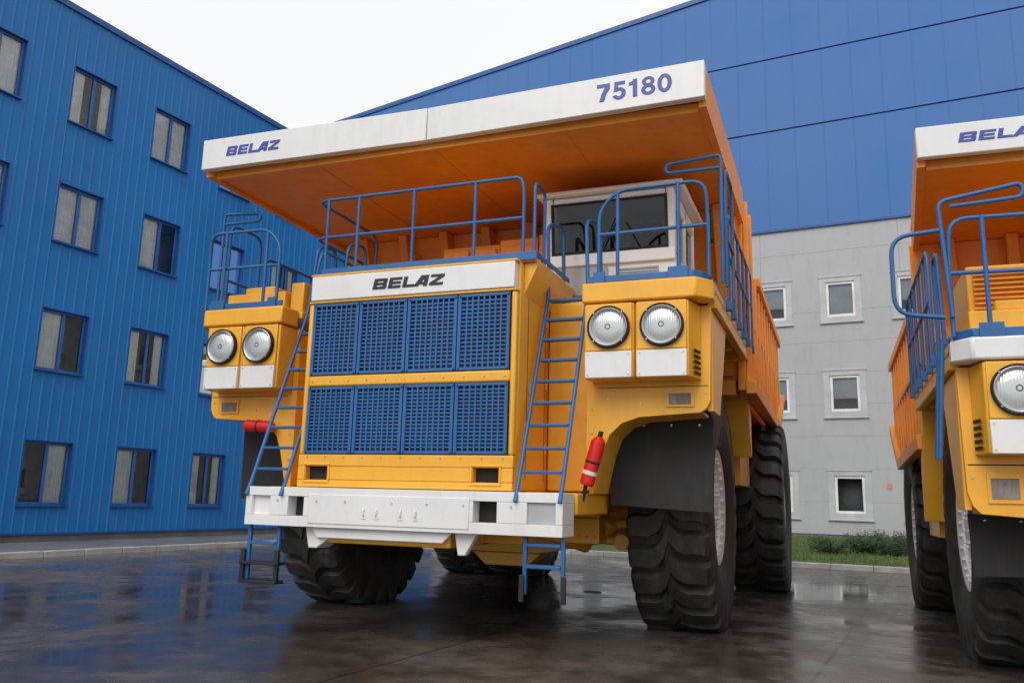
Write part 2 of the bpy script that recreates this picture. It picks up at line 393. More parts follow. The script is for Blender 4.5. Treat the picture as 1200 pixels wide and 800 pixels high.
        g('mudflap','black').prism([(X(1.93),1.47),(X(3.02),1.42),(X(3.04),2.40),(X(2.3),2.38),(X(2.05),2.2),(X(1.93),1.8)],'y',8.97,8.99)
        for u in(2.3,2.6,2.9): g('mudflap_bolts','steel').cyl((X(u),8.97,2.33),(X(u),8.955,2.33),.014,n=8)
    g('platform','yellow').box(-1.815,1.815,9.31,12.0,3.62,3.715)
    g('platform','yellow').box(-1.32,1.40,7.84,9.7,3.958,4.0)
    g('centre_kickplate','blue',.008).box(-1.22,1.42,7.82,7.838,3.962,4.06)
    g('centre_kickplate','blue').box(1.405,1.42,7.84,9.0,4.002,4.06)
    p=g('intake_duct','yellow'); p.prism([(1.262,3.6),(1.42,3.95),(1.262,3.95)],'y',7.9,9.2)
    # --- deck cabinets
    p=g('cabinets','orange',.015)
    p.box(-.62,.22,9.75,10.6,4.0,4.82); p.box(.225,.75,9.72,10.6,4.0,4.86); p.box(.755,1.0,9.75,10.6,3.72,4.90)
    for (a,b) in((-.58,-.22),(-.18,.18),(.26,.71)):
        g('cabinet_doors','orange',.008).box(a,b,9.695,9.715,4.08,4.76)
    for a in(-.25,.14,.68): g('cabinet_latches','steel').box(a-.015,a+.015,9.68,9.694,4.35,4.43)
    g('cabinet_label','white').box(.42,.52,9.688,9.694,4.50,4.57)
    for k in range(9): g('cabinet_louvres','dark').box(.80,.96,9.742,9.748,4.1+k*.06,4.125+k*.06)
    p=g('left_cabinet','yellow',.015)
    p.box(-2.98,-2.1,8.35,9.6,3.72,3.99); p.box(-2.75,-2.3,8.4,9.2,3.992,4.08); p.box(-2.05,-1.86,8.4,9.3,3.72,4.1)
    if opt.get('louvre_box'):
        p=g('air_intake_housing','yellow',.015); p.box(-2.95,-1.6,8.55,9.6,4.0,4.42)
        for k in range(9): g('air_intake_louvres','orange').prism([(8.50,4.03+k*.042),(8.545,4.05+k*.042),(8.545,4.06+k*.042),(8.50,4.04+k*.042)],'x',-2.9,-1.65)
    # --- cab
    p=g('cab_shell','cabwhite',.03)
    cx0,cx1,cy0,cy1=1.02,2.62,9.2,10.7
    z0=3.765; zt=5.14
    p.box(cx0,cx1,cy0+.05,cy1,z0,4.36)
    for a,b in((cx0,cx0+.11),(cx1-.10,cx1)):
        p.prism([(cy0+.05,4.36),(cy0-.04,zt),(cy0+.08,zt),(cy0+.17,4.36)],'x',a,b)
        p.box(a,b,cy1-.12,cy1,4.362,zt); p.box(a,b,cy0+.72,cy0+.82,4.362,zt)
        p.box(a,b,cy0+.18,cy1-.125,4.95,zt) if a>2 else p.box(a,b,cy0+.18,cy1-.125,4.362,zt)
    p.box(cx0+.112,cx1-.102,cy0-.02,cy0+.10,5.05,zt)
    p.box(cx0,cx1,cy1-.08,cy1+.0,4.362,zt-.002)
    g('cab_sun_visor','cabwhite',.02).prism([(cy0-.10,5.145),(cy0-.10,5.19),(cy0-.02,5.23),(cy1+.1,5.24),(cy1+.1,5.145)],'x',cx0-.08,cx1+.10)
    g('cab_roof_hatch','orange').box(cx0+.1,cx1-.2,cy0+.4,cy1-.2,5.242,5.27)
    wl=g('windshield','cabglass')
    wl.add([(cx0+.11,cy0+.045,4.44),(cx1-.10,cy0+.045,4.44),(cx1-.10,cy0-.02,5.05),(cx0+.11,cy0-.02,5.05)],[(0,1,2,3)])
    wl.add([(cx1-.04,cy0+.17,4.38),(cx1-.04,cy0+.72,4.38),(cx1-.04,cy0+.72,4.95),(cx1-.04,cy0+.12,4.95)],[(0,1,2,3)])
    wl.add([(cx1-.04,cy0+.82,4.38),(cx1-.04,cy1-.12,4.38),(cx1-.04,cy1-.12,4.95),(cx1-.04,cy0+.82,4.95)],[(0,1,2,3)])
    p=g('windshield_rubber','dark')
    p.box(cx0+.10,cx1-.09,cy0+.025,cy0+.048,4.42,4.455)
    p.prism([(cy0+.03,4.43),(cy0-.035,5.06),(cy0-.02,5.06),(cy0+.045,4.43)],'x',cx0+.095,cx0+.125)
    p.prism([(cy0+.03,4.43),(cy0-.035,5.06),(cy0-.02,5.06),(cy0+.045,4.43)],'x',cx1-.115,cx1-.085)
    p.box(cx0+.12,cx1-.09,cy0-.035,cy0-.022,5.03,5.055)
    g('wipers','dark').cyl((1.75,cy0+.0,4.45),(1.95,cy0-.04,4.85),.008,n=6)
    g('wipers','dark').cyl((2.2,cy0+.0,4.45),(2.05,cy0-.03,4.75),.008,n=6)
    g('cab_front_lower','cabwhite',.01).box(cx0,cx1,cy0+.0,cy0+.047,4.27,4.415)
    g('cab_dash','interior').box(cx0+.12,cx1-.11,cy0+.2,cy0+.5,4.362,4.52); g('cab_dash','interior').box(1.9,2.3,cy0+.8,cy0+1.2,4.362,5.0)
    g('cab_dash','interior').box(1.25,1.6,cy0+.8,cy0+1.2,4.362,4.9)
    g('cab_grab_panel','grey',.01).box(cx0+.15,cx0+.80,cy0+.02,cy0+.045,3.9,4.24)
    for k in range(7): g('cab_vents','grey').box(cx0+.92,cx1-.2,cy0+.03,cy0+.048,3.95+k*.04,3.97+k*.04)
    g('cab_door_seam','dark').box(cx1+.0,cx1+.004,cy0+.75,cy0+.765,3.8,4.34)
    g('cab_base','orange').box(cx0-.05,cx1+.08,9.1,11.0,3.717,3.76)
    g('mirror','dark',.01).box(2.98,3.02,9.3,9.5,4.5,4.85)
    # --- fire extinguishers
    for (a,b) in(((1.99,8.22,2.10),(1.87,8.22,1.68)),((-2.42,8.25,2.30),(-2.08,8.25,2.28))):
        a=Vector(a);b=Vector(b);d=(b-a).normalized()
        q=g('fire_extinguisher','red'); q.cyl(a,b,.075,n=20); q.cyl(a-d*.05,a,.035,n=20,r2=.073); q.cyl(b,b+d*.02,.073,n=20,r2=.06)
        m_=(a+b)/2
        g('extinguisher_band','dark').cyl(m_-d*.012,m_+d*.012,.078,n=20)
        if a.x>0:
            g('extinguisher_valve','dark').cyl(a-d*.11,a-d*.05,.025,n=10); g('extinguisher_label','white').cyl(b-d*.13,b-d*.09,.0765,n=20)
    q=g('extinguisher_valve','dark'); q.cyl((1.86,8.22,1.66),(1.83,8.2,1.50),.022,n=8); q.cyl((1.80,8.2,1.58),(1.9,8.2,1.6),.015,n=8)
    # --- body (tipper)
    ow=3.17
    p=g('canopy_board','white',.01,True)
    for s in(-1,1):
        p.prism([(0+s*.004,7.93),(s*ow,7.85),(s*ow,7.95),(s*.004,8.03)],'z',5.53,5.93)
    p=g('canopy','orange',.012,True)
    p.box(-ow+.08,ow-.08,8.04,11.3,5.50,5.56)
    p.box(-ow+.08,ow-.08,8.04,11.3,5.80,5.86)
    for s in(-1,1):
        p.prism([(7.96,5.47),(11.6,5.42),(11.6,5.93),(7.96,5.92)],'x',s*(ow-.078),s*ow)
    p.box(-ow+.09,ow-.09,8.036,8.10,5.46,5.498)
    for x in(-1.6,0,1.6): p.box(x-.02,x+.02,8.11,11.2,5.494,5.499)
    p=g('tipper_headboard','orange',.015,True)
    p.prism([(11.1,5.498),(11.75,3.2),(11.95,3.2),(11.35,5.498)],'x',-ow+.09,ow-.09)
    for x in(-2.6,-1.9,-1.2,-.5,.2,.9,1.6,2.3,2.9):
        p.prism([(10.85,5.495),(11.65,3.25),(11.745,3.25),(11.09,5.495)],'x',x-.07,x+.07)
    for x in(-1.75,-.9):
        p.prism([(9.9,4.02),(10.95,5.2),(11.1,5.2),(10.1,4.02)],'x',x,x+.12)
    p.box(-2.9,2.9,11.25,11.4,4.3,4.5)
    p=g('tipper_floor','orange',0,True)
    p.prism([(11.7,3.0),(17.0,2.95),(19.0,3.75),(19.0,3.9),(17.0,3.12),(11.7,3.2)],'x',-3.0,3.0)
    p=g('tipper_sides','orange',.012,True)
    for s in(-1,1):
        p.prism([(11.62,3.05),(17.0,3.0),(18.9,3.78),(18.6,5.0),(13.2,5.02),(12.7,5.90),(11.62,5.93)],'x',s*3.04,s*3.14)
        p.prism([(13.2,4.90),(18.6,4.88),(18.6,5.02),(13.2,5.04)],'x',s*3.142,s*3.25)
        for k in range(12):
            y=11.75+k*.58
            zt_=5.80 if y<12.5 else 4.88
            zb_=3.06 if y<17 else 3.06+(y-17)*.40
            p.box(s*3.142,s*3.21,y,y+.13,zb_+.02,zt_)
        p.prism([(11.62,3.0),(17.0,2.94),(18.9,3.74),(18.9,3.9),(17.0,3.12),(11.62,3.18)],'x',s*3.142,s*3.28)
        p.prism([(11.62,4.1),(18.7,4.1),(18.7,4.2),(11.62,4.2)],'x',s*3.142,s*3.19)
        p.box(s*.7,s*1.0,11.9,17.2,2.6,2.98)
        g('hoist_cylinders','steel',0,False).cyl((s*1.15,13.6,1.5),(s*1.1,12.4,3.0),.12)
    for n,(p,m,bev,body) in G.items():
        fin(p,n,M[m],root,mpb if body else mp,bev,smooth=True)
    # --- ladders
    rails=[]; tre=P()
    for s in(-1,1):
        X=lambda a:s*a
        for a in(1.35,1.80):
            rails.append(fillet([(X(a),7.55,1.48),(X(a),7.62,1.62),(X(a),8.45,3.75),(X(a-.04),8.5,4.58),(X(a),8.95,4.68),(X(a),9.0,3.74)],.14))
        for k in range(9):
            t=(k+.6)/9; y=7.62+.83*t; z=1.62+2.13*t
            tre.box(X(1.37),X(1.78),y-.02,y+.07,z-.012,z+.018)
        for a in(1.42,1.80):
            tre.box(X(a-.02),X(a+.02),7.66,7.70,.62 if s>0 else .58,1.155)
        for z in(.86,1.06) if s>0 else (.95,):
            tre.box(X(1.44),X(1.78),7.64,7.74,z,z+.035)
    fin(tre,'ladder_treads',M['blue'],root,mp,.006)
    st=P()
    for a in(-1.84,-1.40): st.box(a-.025,a+.025,7.62,7.66,.55,.9)
    st.box(-1.86,-1.38,7.60,7.76,.545,.58); st.box(-1.86,-1.38,7.60,7.76,.74,.77)
    for a in(1.40,1.82): st.box(a-.025,a+.025,7.63,7.655,.55,.80)
    fin(st,'rubber_steps',M['black'],root,mp,.006)
    tubes(rails,'ladder_rails',M['blue'],root,mp,.022)
    # --- handrails
    R=[]
    A=lambda pts,r=.16: R.append(fillet(pts,r))
    V=lambda *a:Vector(a)
    A([(-1.46,9.4,3.98),(-1.46,9.4,4.97),(-1.46,8.0,4.97),(1.17,8.0,4.97),(1.20,8.0,4.80),(1.20,8.0,4.0)])
    A([(-1.46,9.4,4.5),(-1.46,8.0,4.5),(1.20,8.0,4.5)])
    for x in(-1.3,-.88,-.15,.62): R.append([V(x,8.0,4.0),V(x,8.0,4.97)])
    A([(1.32,8.02,4.0),(1.32,8.02,4.90),(1.32,8.35,4.90),(1.32,8.35,4.0)],.1)
    A([(-1.4,8.0,4.02),(-1.36,8.0,4.35),(-1.36,8.8,4.35),(-1.4,8.8,4.0)])
    for s in(-1,1):
        X=lambda a:s*a
        A([(X(2.02),8.08,3.74),(X(2.02),8.08,4.52),(X(2.22),8.08,4.72),(X(3.12),8.10,4.74),(X(3.14),8.14,4.3),(X(3.14),8.14,3.74)])
        R.append([V(X(2.02),8.08,4.25),V(X(3.14),8.14,4.28)])
        R.append([V(X(2.22),8.08,3.74),V(X(2.22),8.08,4.7)])
        R.append([V(X(2.85),8.08,3.74),V(X(2.85),8.08,4.74)])
        if not opt.get('loop'):
            A([(X(3.24),8.45,3.74),(X(3.24),8.45,5.14),(X(2.66),8.45,5.10),(X(2.66),8.45,5.0),(X(3.24),8.45,5.0)],.05)
            A([(X(3.26),8.62,3.74),(X(3.26),8.62,5.06),(X(3.26),9.25,5.06),(X(3.26),9.25,3.74)])
            R.append([V(X(3.26),8.62,4.28),V(X(3.26),9.25,4.28)])
        A([(X(3.2),9.3,3.74),(X(3.2),9.3,4.78),(X(3.2),12.1,4.78),(X(3.2),12.1,3.74)])
        R.append([V(X(3.2),9.3,4.28),V(X(3.2),12.1,4.28)])
        for y in(9.8,10.4,11.0,11.55): R.append([V(X(3.2),y,3.74),V(X(3.2),y,4.78)])
    if opt.get('loop'):
        A([(-3.2,8.1,4.65),(-3.62,8.1,4.62),(-3.62,8.1,3.95),(-3.2,8.1,3.9)])
        A([(-3.14,8.1,3.9),(-3.2,8.1,4.9),(-2.5,8.1,5.0),(-2.5,8.1,4.88),(-3.1,8.1,4.85)],.08)
        A([(-3.2,8.3,3.7),(-3.22,8.3,4.5),(-3.22,8.6,4.5),(-3.22,8.6,3.7)],.08)
        R.append([V(-3.22,8.3,3.75),V(-3.3,8.35,2.7)]); R.append([V(-3.22,8.6,3.75),V(-3.3,8.6,2.7)])
    tubes(R,'handrails',M['blue'],root,mp,.0195)
    fl=P()
    for x in(-1.3,-.88,-.15,.62,1.2): fl.box(x-.05,x+.05,7.95,8.05,4.002,4.02)
    for s in(-1,1):
        for x in(2.02,2.22,2.85): fl.box(s*x-.05,s*x+.05,8.062,8.13,3.718,3.735)
        for y in(9.3,9.8,10.4,11.0,11.55,12.1): fl.box(s*3.172,s*3.23,y-.05,y+.05,3.64,3.74)
        fl.box(s*2.75,s*2.95,8.01,8.027,3.66,3.83); fl.box(s*1.98,s*2.1,8.01,8.027,3.66,3.83)
    fin(fl,'rail_brackets',M['blue'],root,mp,.003)
    # --- hoses
    H=[]
    for s in(-1,1):
        H.append(fillet([(s*1.0,9.2,1.9),(s*1.5,9.4,1.5),(s*1.6,10.4,1.9),(s*1.8,10.7,1.5)],.3))
        H.append(fillet([(s*.7,10.6,1.6),(s*1.1,10.5,.95),(s*1.7,10.6,1.2),(s*1.9,10.9,1.6)],.3))
    tubes(H,'hydraulic_hoses',M['black'],root,mp,.02)
    # --- lettering
    logo(0,7.679,3.785,.12,.88,M['logo_dark'],root,'hood_lettering',mp)
    logo(-2.40,7.93-.0606,5.735,.125,.80,M['logo'],root,'board_lettering',mpb,slope=.0252)
    if opt.get('num'):
        number(2.44,7.93-.0616,5.745,.20,.80,M['logo'],root,'board_number',mpb,slope=-.0252)
    return root
def mapA(v): return (v[0]-4.22,v[1],v[2])
wA=[(-4.22+s*2.42,11.0) for s in(-1,1)]+[(-4.22+s*q,16.5) for s in(-1,1) for q in(1.85,2.90)]
build_truck(mapA,mapA,wA,1.0,{'slab':'yellow','num':True})
ZN=[(-1,-1),(0,0),(1.16,.75),(1.57,1.05),(2.38,1.45),(2.71,1.95),(3.22,2.47),(3.72,2.93),(5.53,4.80),(5.93,5.11),(8,7)]
def zm(z):
    for (a,b),(c,d) in zip(ZN,ZN[1:]):
        if z<=c: return b+(z-a)/(c-a)*(d-b)
CX=3.92
def mapB(v): return (CX+v[0]*.93,7.65+(v[1]-8.0)*.88,zm(v[2]))
def mapBb(v):
    k=.962 if v[1]<11 else (.962-.085*min(1,(v[1]-11)/.8))
    return (CX+v[0]*k,8.3+(v[1]-7.85)*.86,zm(v[2]))
wB=[(CX+s*2.28,10.3) for s in(-1,1)]+[(CX+s*q,15.13) for s in(-1,1) for q in(1.45,2.38)]
build_truck(mapB,mapBb,wB,.88,{'slab':'white','louvre_box':True,'loop':True})

# ---------------------------------------------------------------- setting (building frame rotated)
RZ=-math.radians(5.94)
def wall_mesh(name,us,zs,holes,fn,m,parent,ztop=None):
    vs=[];nz=len(zs)
    for (u,a) in us:
        for j,(z,b) in enumerate(zs):
            zz=ztop(u) if (ztop and j==nz-1) else z
            vs.append(fn(u,zz,a+b))
    fs=[]
    for i in range(len(us)-1):
        for j in range(nz-1):
            uc=(us[i][0]+us[i+1][0])/2; zc=(zs[j][0]+zs[j+1][0])/2
            if any(h[0]<uc<h[1] and h[2]<zc<h[3] for h in holes): continue
            fs.append((i*nz+j,(i+1)*nz+j,(i+1)*nz+j+1,i*nz+j+1))
    me=bpy.data.meshes.new(name); me.from_pydata(vs,[],fs)
    ob=bpy.data.objects.new(name,me); COL.objects.link(ob); me.materials.append(m); ob.parent=parent
    return ob
def merge(coords):
    coords=sorted(coords,key=lambda c:c[0]); out=[]
    for c in coords:
        if out and abs(c[0]-out[-1][0])<.004: continue
        out.append(c)
    return out
M['clad_blue']=mat('blue_cladding',(.014,.185,.52),.45,var=.06,scale=.35,spec=.35,dirt=(.03,.14,.36),dirtamt=.5)
M['clad_blue2']=mat('hall_blue_cladding',(.060,.175,.45),.5,var=.05,scale=.2,spec=.3,dirt=(.085,.18,.39),dirtamt=.5)
M['clad_grey']=mat('grey_cladding',(.44,.445,.46),.5,var=.04,scale=.3,dirt=(.34,.34,.35),dirtamt=.5)
M['trim_grey']=mat('grey_trim',(.50,.50,.51),.5)
M['trim_blue']=mat('blue_trim',(.012,.09,.32),.4)
M['plinth']=mat('plinth_concrete',(.16,.155,.15),.8,var=.2,bump=.3)
M['frame_blue']=mat('window_frame_blue',(.03,.12,.38),.4)
M['pvc']=mat('white_window_frame',(.8,.81,.82),.35)
M['curtain']=mat('curtain_cloth',(.86,.86,.84),.9,var=.1,scale=4)
M['room']=mat('dark_room',(.20,.20,.205),.9,var=.5,scale=.9)
M['roof']=mat('roof_membrane',(.2,.2,.2),.8)

off=empty('office_building',rz=RZ)
U0=-20.75; W0,W1=-14.0,32.80
holes=[];wz=[1.87,5.35,8.82,12.25]
rnd=random.Random(5)
for k in range(-8,8):
    wc=11.21+2.714*k
    if wc<W0+1 or wc>W1-1: continue
    for z in wz: holes.append((wc-.66,wc+.66,z-.83,z+.80))
us=[]
x=W0
while x<W1:
    us+=[(x,0),(x+.20,0),(x+.222,.022),(x+.262,.022),(x+.284,0)]; x+=.30
us.append((W1,0))
hu=sorted(set([h[0] for h in holes]+[h[1] for h in holes]))
us=[u for u in us if all(abs(u[0]-h)>.012 for h in hu)]+[(h,0) for h in hu]
us=merge(us)
hz=sorted(set([h[2] for h in holes]+[h[3] for h in holes]))
zs=merge([(.34,0),(14.6,0)]+[(h,0) for h in hz])
wall_mesh('wall_cladding',us,zs,holes,lambda u,z,o:(U0+o,u,z),M['clad_blue'],off)
p=P(); p.box(U0-.3,U0-.03,W0,W1,-.2,.33); fin(p,'plinth',M['plinth'],off)
p=P(); p.box(U0-.3,U0+.07,W0-.05,W1,14.602,14.78); p.box(U0-.02,U0+.05,W0,W1,.30,.338); 
p.box(U0-.005,U0+.04,W0-.04,W0-.001,.34,14.6); fin(p,'coping_and_flashing',M['trim_blue'],off)
p=P(); p.box(U0-14,U0-.92,W0,W1,-.1,14.5); fin(p,'building_core',M['room'],off)
p=P(); p.box(U0-14.2,U0-.31,W0,W1,14.51,14.7); fin(p,'roof',M['roof'],off)
p=P(); p.box(U0-14,U0-.0,W0-.02,W0-.002,0,14.5);  fin(p,'end_wall',M['clad_blue'],off)
p=P(); sc_=P()
for w_ in (-5.0,24.2):
    p.cyl((U0+.06,w_,.3),(U0+.06,w_,14.5),.02,n=8)
    for z in range(1,14): sc_.box(U0+.025,U0+.085,w_-.03,w_+.03,z+.2,z+.23)
fin(p,'lightning_conductor',M['trim_blue'],off); fin(sc_,'conductor_clips',M['steel'],off)
rev=P();fr=P();gl=P();cu=P();rm=P();si=P()
for (a,b,c,d) in holes:
    rev.box(U0-.26,U0+.035,a-.03,a,c-.03,d+.03); rev.box(U0-.26,U0+.035,b,b+.03,c-.03,d+.03)
    rev.box(U0-.26,U0+.035,a,b,d,d+.03)
    si.box(U0-.26,U0+.10,a-.05,b+.05,c-.035,c)
    xf0,xf1=U0-.14,U0-.07
    fr.box(xf0,xf1,a,a+.065,c,d); fr.box(xf0,xf1,b-.065,b,c,d); fr.box(xf0,xf1,a+.065,b-.065,c,c+.075); fr.box(xf0,xf1,a+.065,b-.065,d-.065,d)
    m_=(a+b)/2+.02; fr.box(xf0,xf1,m_-.045,m_+.045,c+.075,d-.065)
    gl.add([(U0-.105,a+.06,c+.07),(U0-.105,b-.06,c+.07),(U0-.105,b-.06,d-.06),(U0-.105,a+.06,d-.06)],[(0,1,2,3)])
    rm.box(U0-.90,U0-.89,a-.3,b+.3,c-.05,d+.05)
    segs=[]
    r=rnd.random()
    if r<.22: segs=[(a,a+.42),(b-.34,b)]
    elif r<.52: segs=[(a,m_)]
    elif r<.85: segs=[(a,b)]
    elif r<.93: segs=[(m_,b)]
    for (e,f) in segs:
        n=int((f-e)/.05)+1
        vs=[];fs=[]
        for i in range(n+1):
            yy=e+(f-e)*i/n; o=U0-.18+.022*(i%2)+.008*rnd.random()
            vs+=[(o,yy,c+.0),(o,yy,d)]
        for i in range(n): fs.append((2*i,2*i+2,2*i+3,2*i+1))
        cu.add(vs,fs)
fin(rev,'window_reveals',M['trim_blue'],off); fin(fr,'window_frames',M['frame_blue'],off,bevel=.006,seg=1); fin(gl,'window_glass',M['glass'],off)
fin(cu,'curtains',M['curtain'],off); fin(rm,'rooms',M['room'],off); fin(si,'window_sills',M['trim_blue'],off)

hall=empty('factory_hall',rz=RZ)
WH=32.87
H0,H1=-46.0,44.0
def ridge(u): return 23.15+.097*(u+7.69) if u<8 else 23.15+.097*(15.69)-.097*(u-8)
us=[];x=H0
while x<H1: us+=[(x,0),(x+.97,0),(x+.98,.008),(x+1.01,.008),(x+1.02,0)]; x+=1.10
us+=[(H1,0),(8,0)]; us=merge(us)
zs=[(12.34,.05),(16.50,.05),(16.502,-.03),(16.57,-.03),(16.572,.05),(19.70,.05),(19.702,-.03),(19.77,-.03),(19.772,.05),(30,.05)]
wall_mesh('upper_cladding',us,zs,[],lambda u,z,o:(u,WH-o,z),M['clad_blue2'],hall,ztop=ridge)
hh=[]
gz=[2.0,5.72,9.33]
for k in range(-8,16):
    uc=-2.91+2.51*k
    if uc<-19.5: continue
    for z in gz: hh.append((uc-.52,uc+.52,z-.70,z+.66))
us=[(H0,0),(H1,0)]
x=H0
while x<H1: us+=[(x,0),(x+.008,-.015),(x+.022,-.015),(x+.03,0)]; x+=5.02
hu=sorted(set([h[0] for h in hh]+[h[1] for h in hh]))
us=merge([u for u in us if all(abs(u[0]-h)>.05 for h in hu)]+[(h,0) for h in hu])
zs=[(.55,0),(12.24,0)]
z=.55+1.16
hz=sorted(set([h[2] for h in hh]+[h[3] for h in hh]))
while z<12.2:
    if all(abs(z-h)>.06 for h in hz): zs+=[(z,0),(z+.006,-.010),(z+.016,-.010),(z+.022,0)]
    z+=1.19
zs=merge(zs+[(h,0) for h in hz])
wall_mesh('lower_cladding',us,zs,hh,lambda u,z,o:(u,WH-o,z),M['clad_grey'],hall)
p=P(); p.box(H0,H1,WH-.085,WH+.2,12.242,12.335)
fin(p,'flashing_strip',M['trim_blue'],hall)
p=P(); p.box(H0,H1,WH+.03,WH+.3,-.2,.545); fin(p,'plinth',M['plinth'],hall)
p=P(); p.box(H0,H1,WH+.7,WH+60,-.1,19); fin(p,'hall_core',M['room'],hall)
p=P()
p.prism([(H0,ridge(H0)),(8,ridge(8)),(H1,ridge(H1)),(H1,ridge(H1)+.22),(8,ridge(8)+.22),(H0,ridge(H0)+.22)],'y',WH-.12,WH+.4)
fin(p,'roof_coping',M['trim_blue'],hall)
p=P(); p.prism([(H0,19.02),(H1,19.02),(H1,ridge(H1)),(8,ridge(8)),(H0,ridge(H0))],'y',WH+.41,WH+60); fin(p,'roof',M['roof'],hall)
tr=P();fr=P();gl=P();rm=P()
for (a,b,c,d) in hh:
    for (x0,x1,z0,z1) in((a-.22,a-.0,c-.22,d+.22),(b+.0,b+.22,c-.22,d+.22),(a,b,d,d+.22),(a,b,c-.22,c)):
        tr.box(x0,x1,WH-.025,WH+.02,z0,z1)
    tr.box(a-.25,b+.25,WH-.05,WH-.026,d+.18,d+.225); tr.box(a-.26,b+.26,WH-.08,WH-.026,c-.25,c-.222)
    y0,y1=WH+.02,WH+.10
    fr.box(a,a+.10,y0,y1,c,d); fr.box(b-.10,b,y0,y1,c,d); fr.box(a+.10,b-.10,y0,y1,c,c+.10); fr.box(a+.10,b-.10,y0,y1,d-.10,d)
    gl.add([(a+.09,WH+.06,c+.09),(b-.09,WH+.06,c+.09),(b-.09,WH+.06,d-.09),(a+.09,WH+.06,d-.09)],[(0,1,2,3)])
    if c>4: rm.box(a-.05,b+.05,WH+.16,WH+.17,c-.05 if rnd.random()<.6 else c+.5,d+.05)
fin(tr,'window_surrounds',M['trim_grey'],hall); fin(fr,'window_frames',M['pvc'],hall,bevel=.01,seg=1); fin(gl,'window_glass',M['glass'],hall)
M['blind']=mat('pane_sky_tone',(.48,.52,.53),.9); fin(rm,'pane_backings',M['blind'],hall)  # panels behind the glass, sky reflection put into their blue-grey colour
M['sign']=mat('faded_sign',(.6,.25,.22),.5)
p=P(); p.box(-1.66,-1.50,WH-.02,WH-.004,2.2,2.42); fin(p,'wall_plate',M['sign'],hall)

# --- ground
def ground_mat():
    m,nt,b=newmat('wet_concrete_ground'); L=nt.links
    tc=N(nt,'ShaderNodeTexCoord')
    big=N(nt,'ShaderNodeTexNoise'); big.inputs['Scale'].default_value=.33; big.inputs['Detail'].default_value=7; big.inputs['Roughness'].default_value=.62; big.inputs['Distortion'].default_value=.6
    L.new(tc.outputs['Object'],big.inputs['Vector'])
    fine=N(nt,'ShaderNodeTexNoise'); fine.inputs['Scale'].default_value=2.2; fine.inputs['Detail'].default_value=10; fine.inputs['Roughness'].default_value=.7
    L.new(tc.outputs['Object'],fine.inputs['Vector'])
    tiny=N(nt,'ShaderNodeTexNoise'); tiny.inputs['Scale'].default_value=45; tiny.inputs['Detail'].default_value=4
    L.new(tc.outputs['Object'],tiny.inputs['Vector'])
    c1=ramp(nt,.3,(.064,.052,.044),.72,(.18,.152,.127)); L.new(fine.outputs['Fac'],c1.inputs['Fac'])
    wet=ramp(nt,.41,g3(1),.57,g3(0)); L.new(big.outputs['Fac'],wet.inputs['Fac'])
    mw=N(nt,'ShaderNodeMixRGB'); mw.blend_type='MULTIPLY'; mw.inputs['Color2'].default_value=(.56,.51,.47,1)
    L.new(wet.outputs['Color'],mw.inputs['Fac']); L.new(c1.outputs['Color'],mw.inputs['Color1'])
    br=N(nt,'ShaderNodeTexBrick'); br.offset=0; br.inputs['Scale'].default_value=1; br.inputs['Brick Width'].default_value=3.5; br.inputs['Row Height'].default_value=6
    br.inputs['Mortar Size'].default_value=.022; br.inputs['Mortar Smooth'].default_value=.3
    br.inputs['Color1'].default_value=(1,1,1,1); br.inputs['Color2'].default_value=(.74,.73,.72,1); br.inputs['Mortar'].default_value=(.3,.28,.26,1)
    mpn=N(nt,'ShaderNodeMapping'); mpn.inputs['Rotation'].default_value=(0,0,-RZ); mpn.inputs['Location'].default_value=(1.1,2.3,0)
    L.new(tc.outputs['Object'],mpn.inputs['Vector']); L.new(mpn.outputs['Vector'],br.inputs['Vector'])
    mj=N(nt,'ShaderNodeMixRGB'); mj.blend_type='MULTIPLY'; mj.inputs['Fac'].default_value=.85
    L.new(mw.outputs['Color'],mj.inputs['Color1']); L.new(br.outputs['Color'],mj.inputs['Color2'])
    L.new(mj.outputs['Color'],b.inputs['Base Color'])
    add=N(nt,'ShaderNodeMath'); add.operation='MULTIPLY_ADD'; L.new(fine.outputs['Fac'],add.inputs[0]); add.inputs[1].default_value=.45; L.new(big.outputs['Fac'],add.inputs[2])
    rr=N(nt,'ShaderNodeValToRGB'); e=rr.color_ramp.elements; e[0].position=.61; e[0].color=(.04,.04,.04,1); e[1].position=.86; e[1].color=(.44,.44,.44,1)
    q=rr.color_ramp.elements.new(.70); q.color=(.19,.19,.19,1)
    L.new(add.outputs[0],rr.inputs['Fac']); L.new(rr.outputs['Color'],b.inputs['Roughness'])
    b.inputs['Specular IOR Level'].default_value=.45
    bp=N(nt,'ShaderNodeBump'); bp.inputs['Distance'].default_value=.013
    inv=N(nt,'ShaderNodeMath'); inv.operation='SUBTRACT'; inv.inputs[0].default_value=1.0; L.new(wet.outputs['Color'],inv.inputs[1])
    sc=N(nt,'ShaderNodeMath'); sc.operation='MULTIPLY_ADD'; L.new(inv.outputs[0],sc.inputs[0]); sc.inputs[1].default_value=.37; sc.inputs[2].default_value=.04
    L.new(sc.outputs[0],bp.inputs['Strength'])
    ad=N(nt,'ShaderNodeMath'); ad.operation='MULTIPLY_ADD'; L.new(tiny.outputs['Fac'],ad.inputs[0]); ad.inputs[1].default_value=.35; L.new(fine.outputs['Fac'],ad.inputs[2])
    L.new(ad.outputs[0],bp.inputs['Height']); L.new(bp.outputs['Normal'],b.inputs['Normal'])
    return m
M['ground']=ground_mat()
p=P(); S=600; p.add([(-S,-S,0),(S,-S,0),(S,S,0),(-S,S,0)],[(0,1,2,3)]); fin(p,'ground',M['ground'],None)
M['kerb']=mat('kerb_concrete',(.45,.44,.42),.6,var=.2,scale=3,bump=.2)
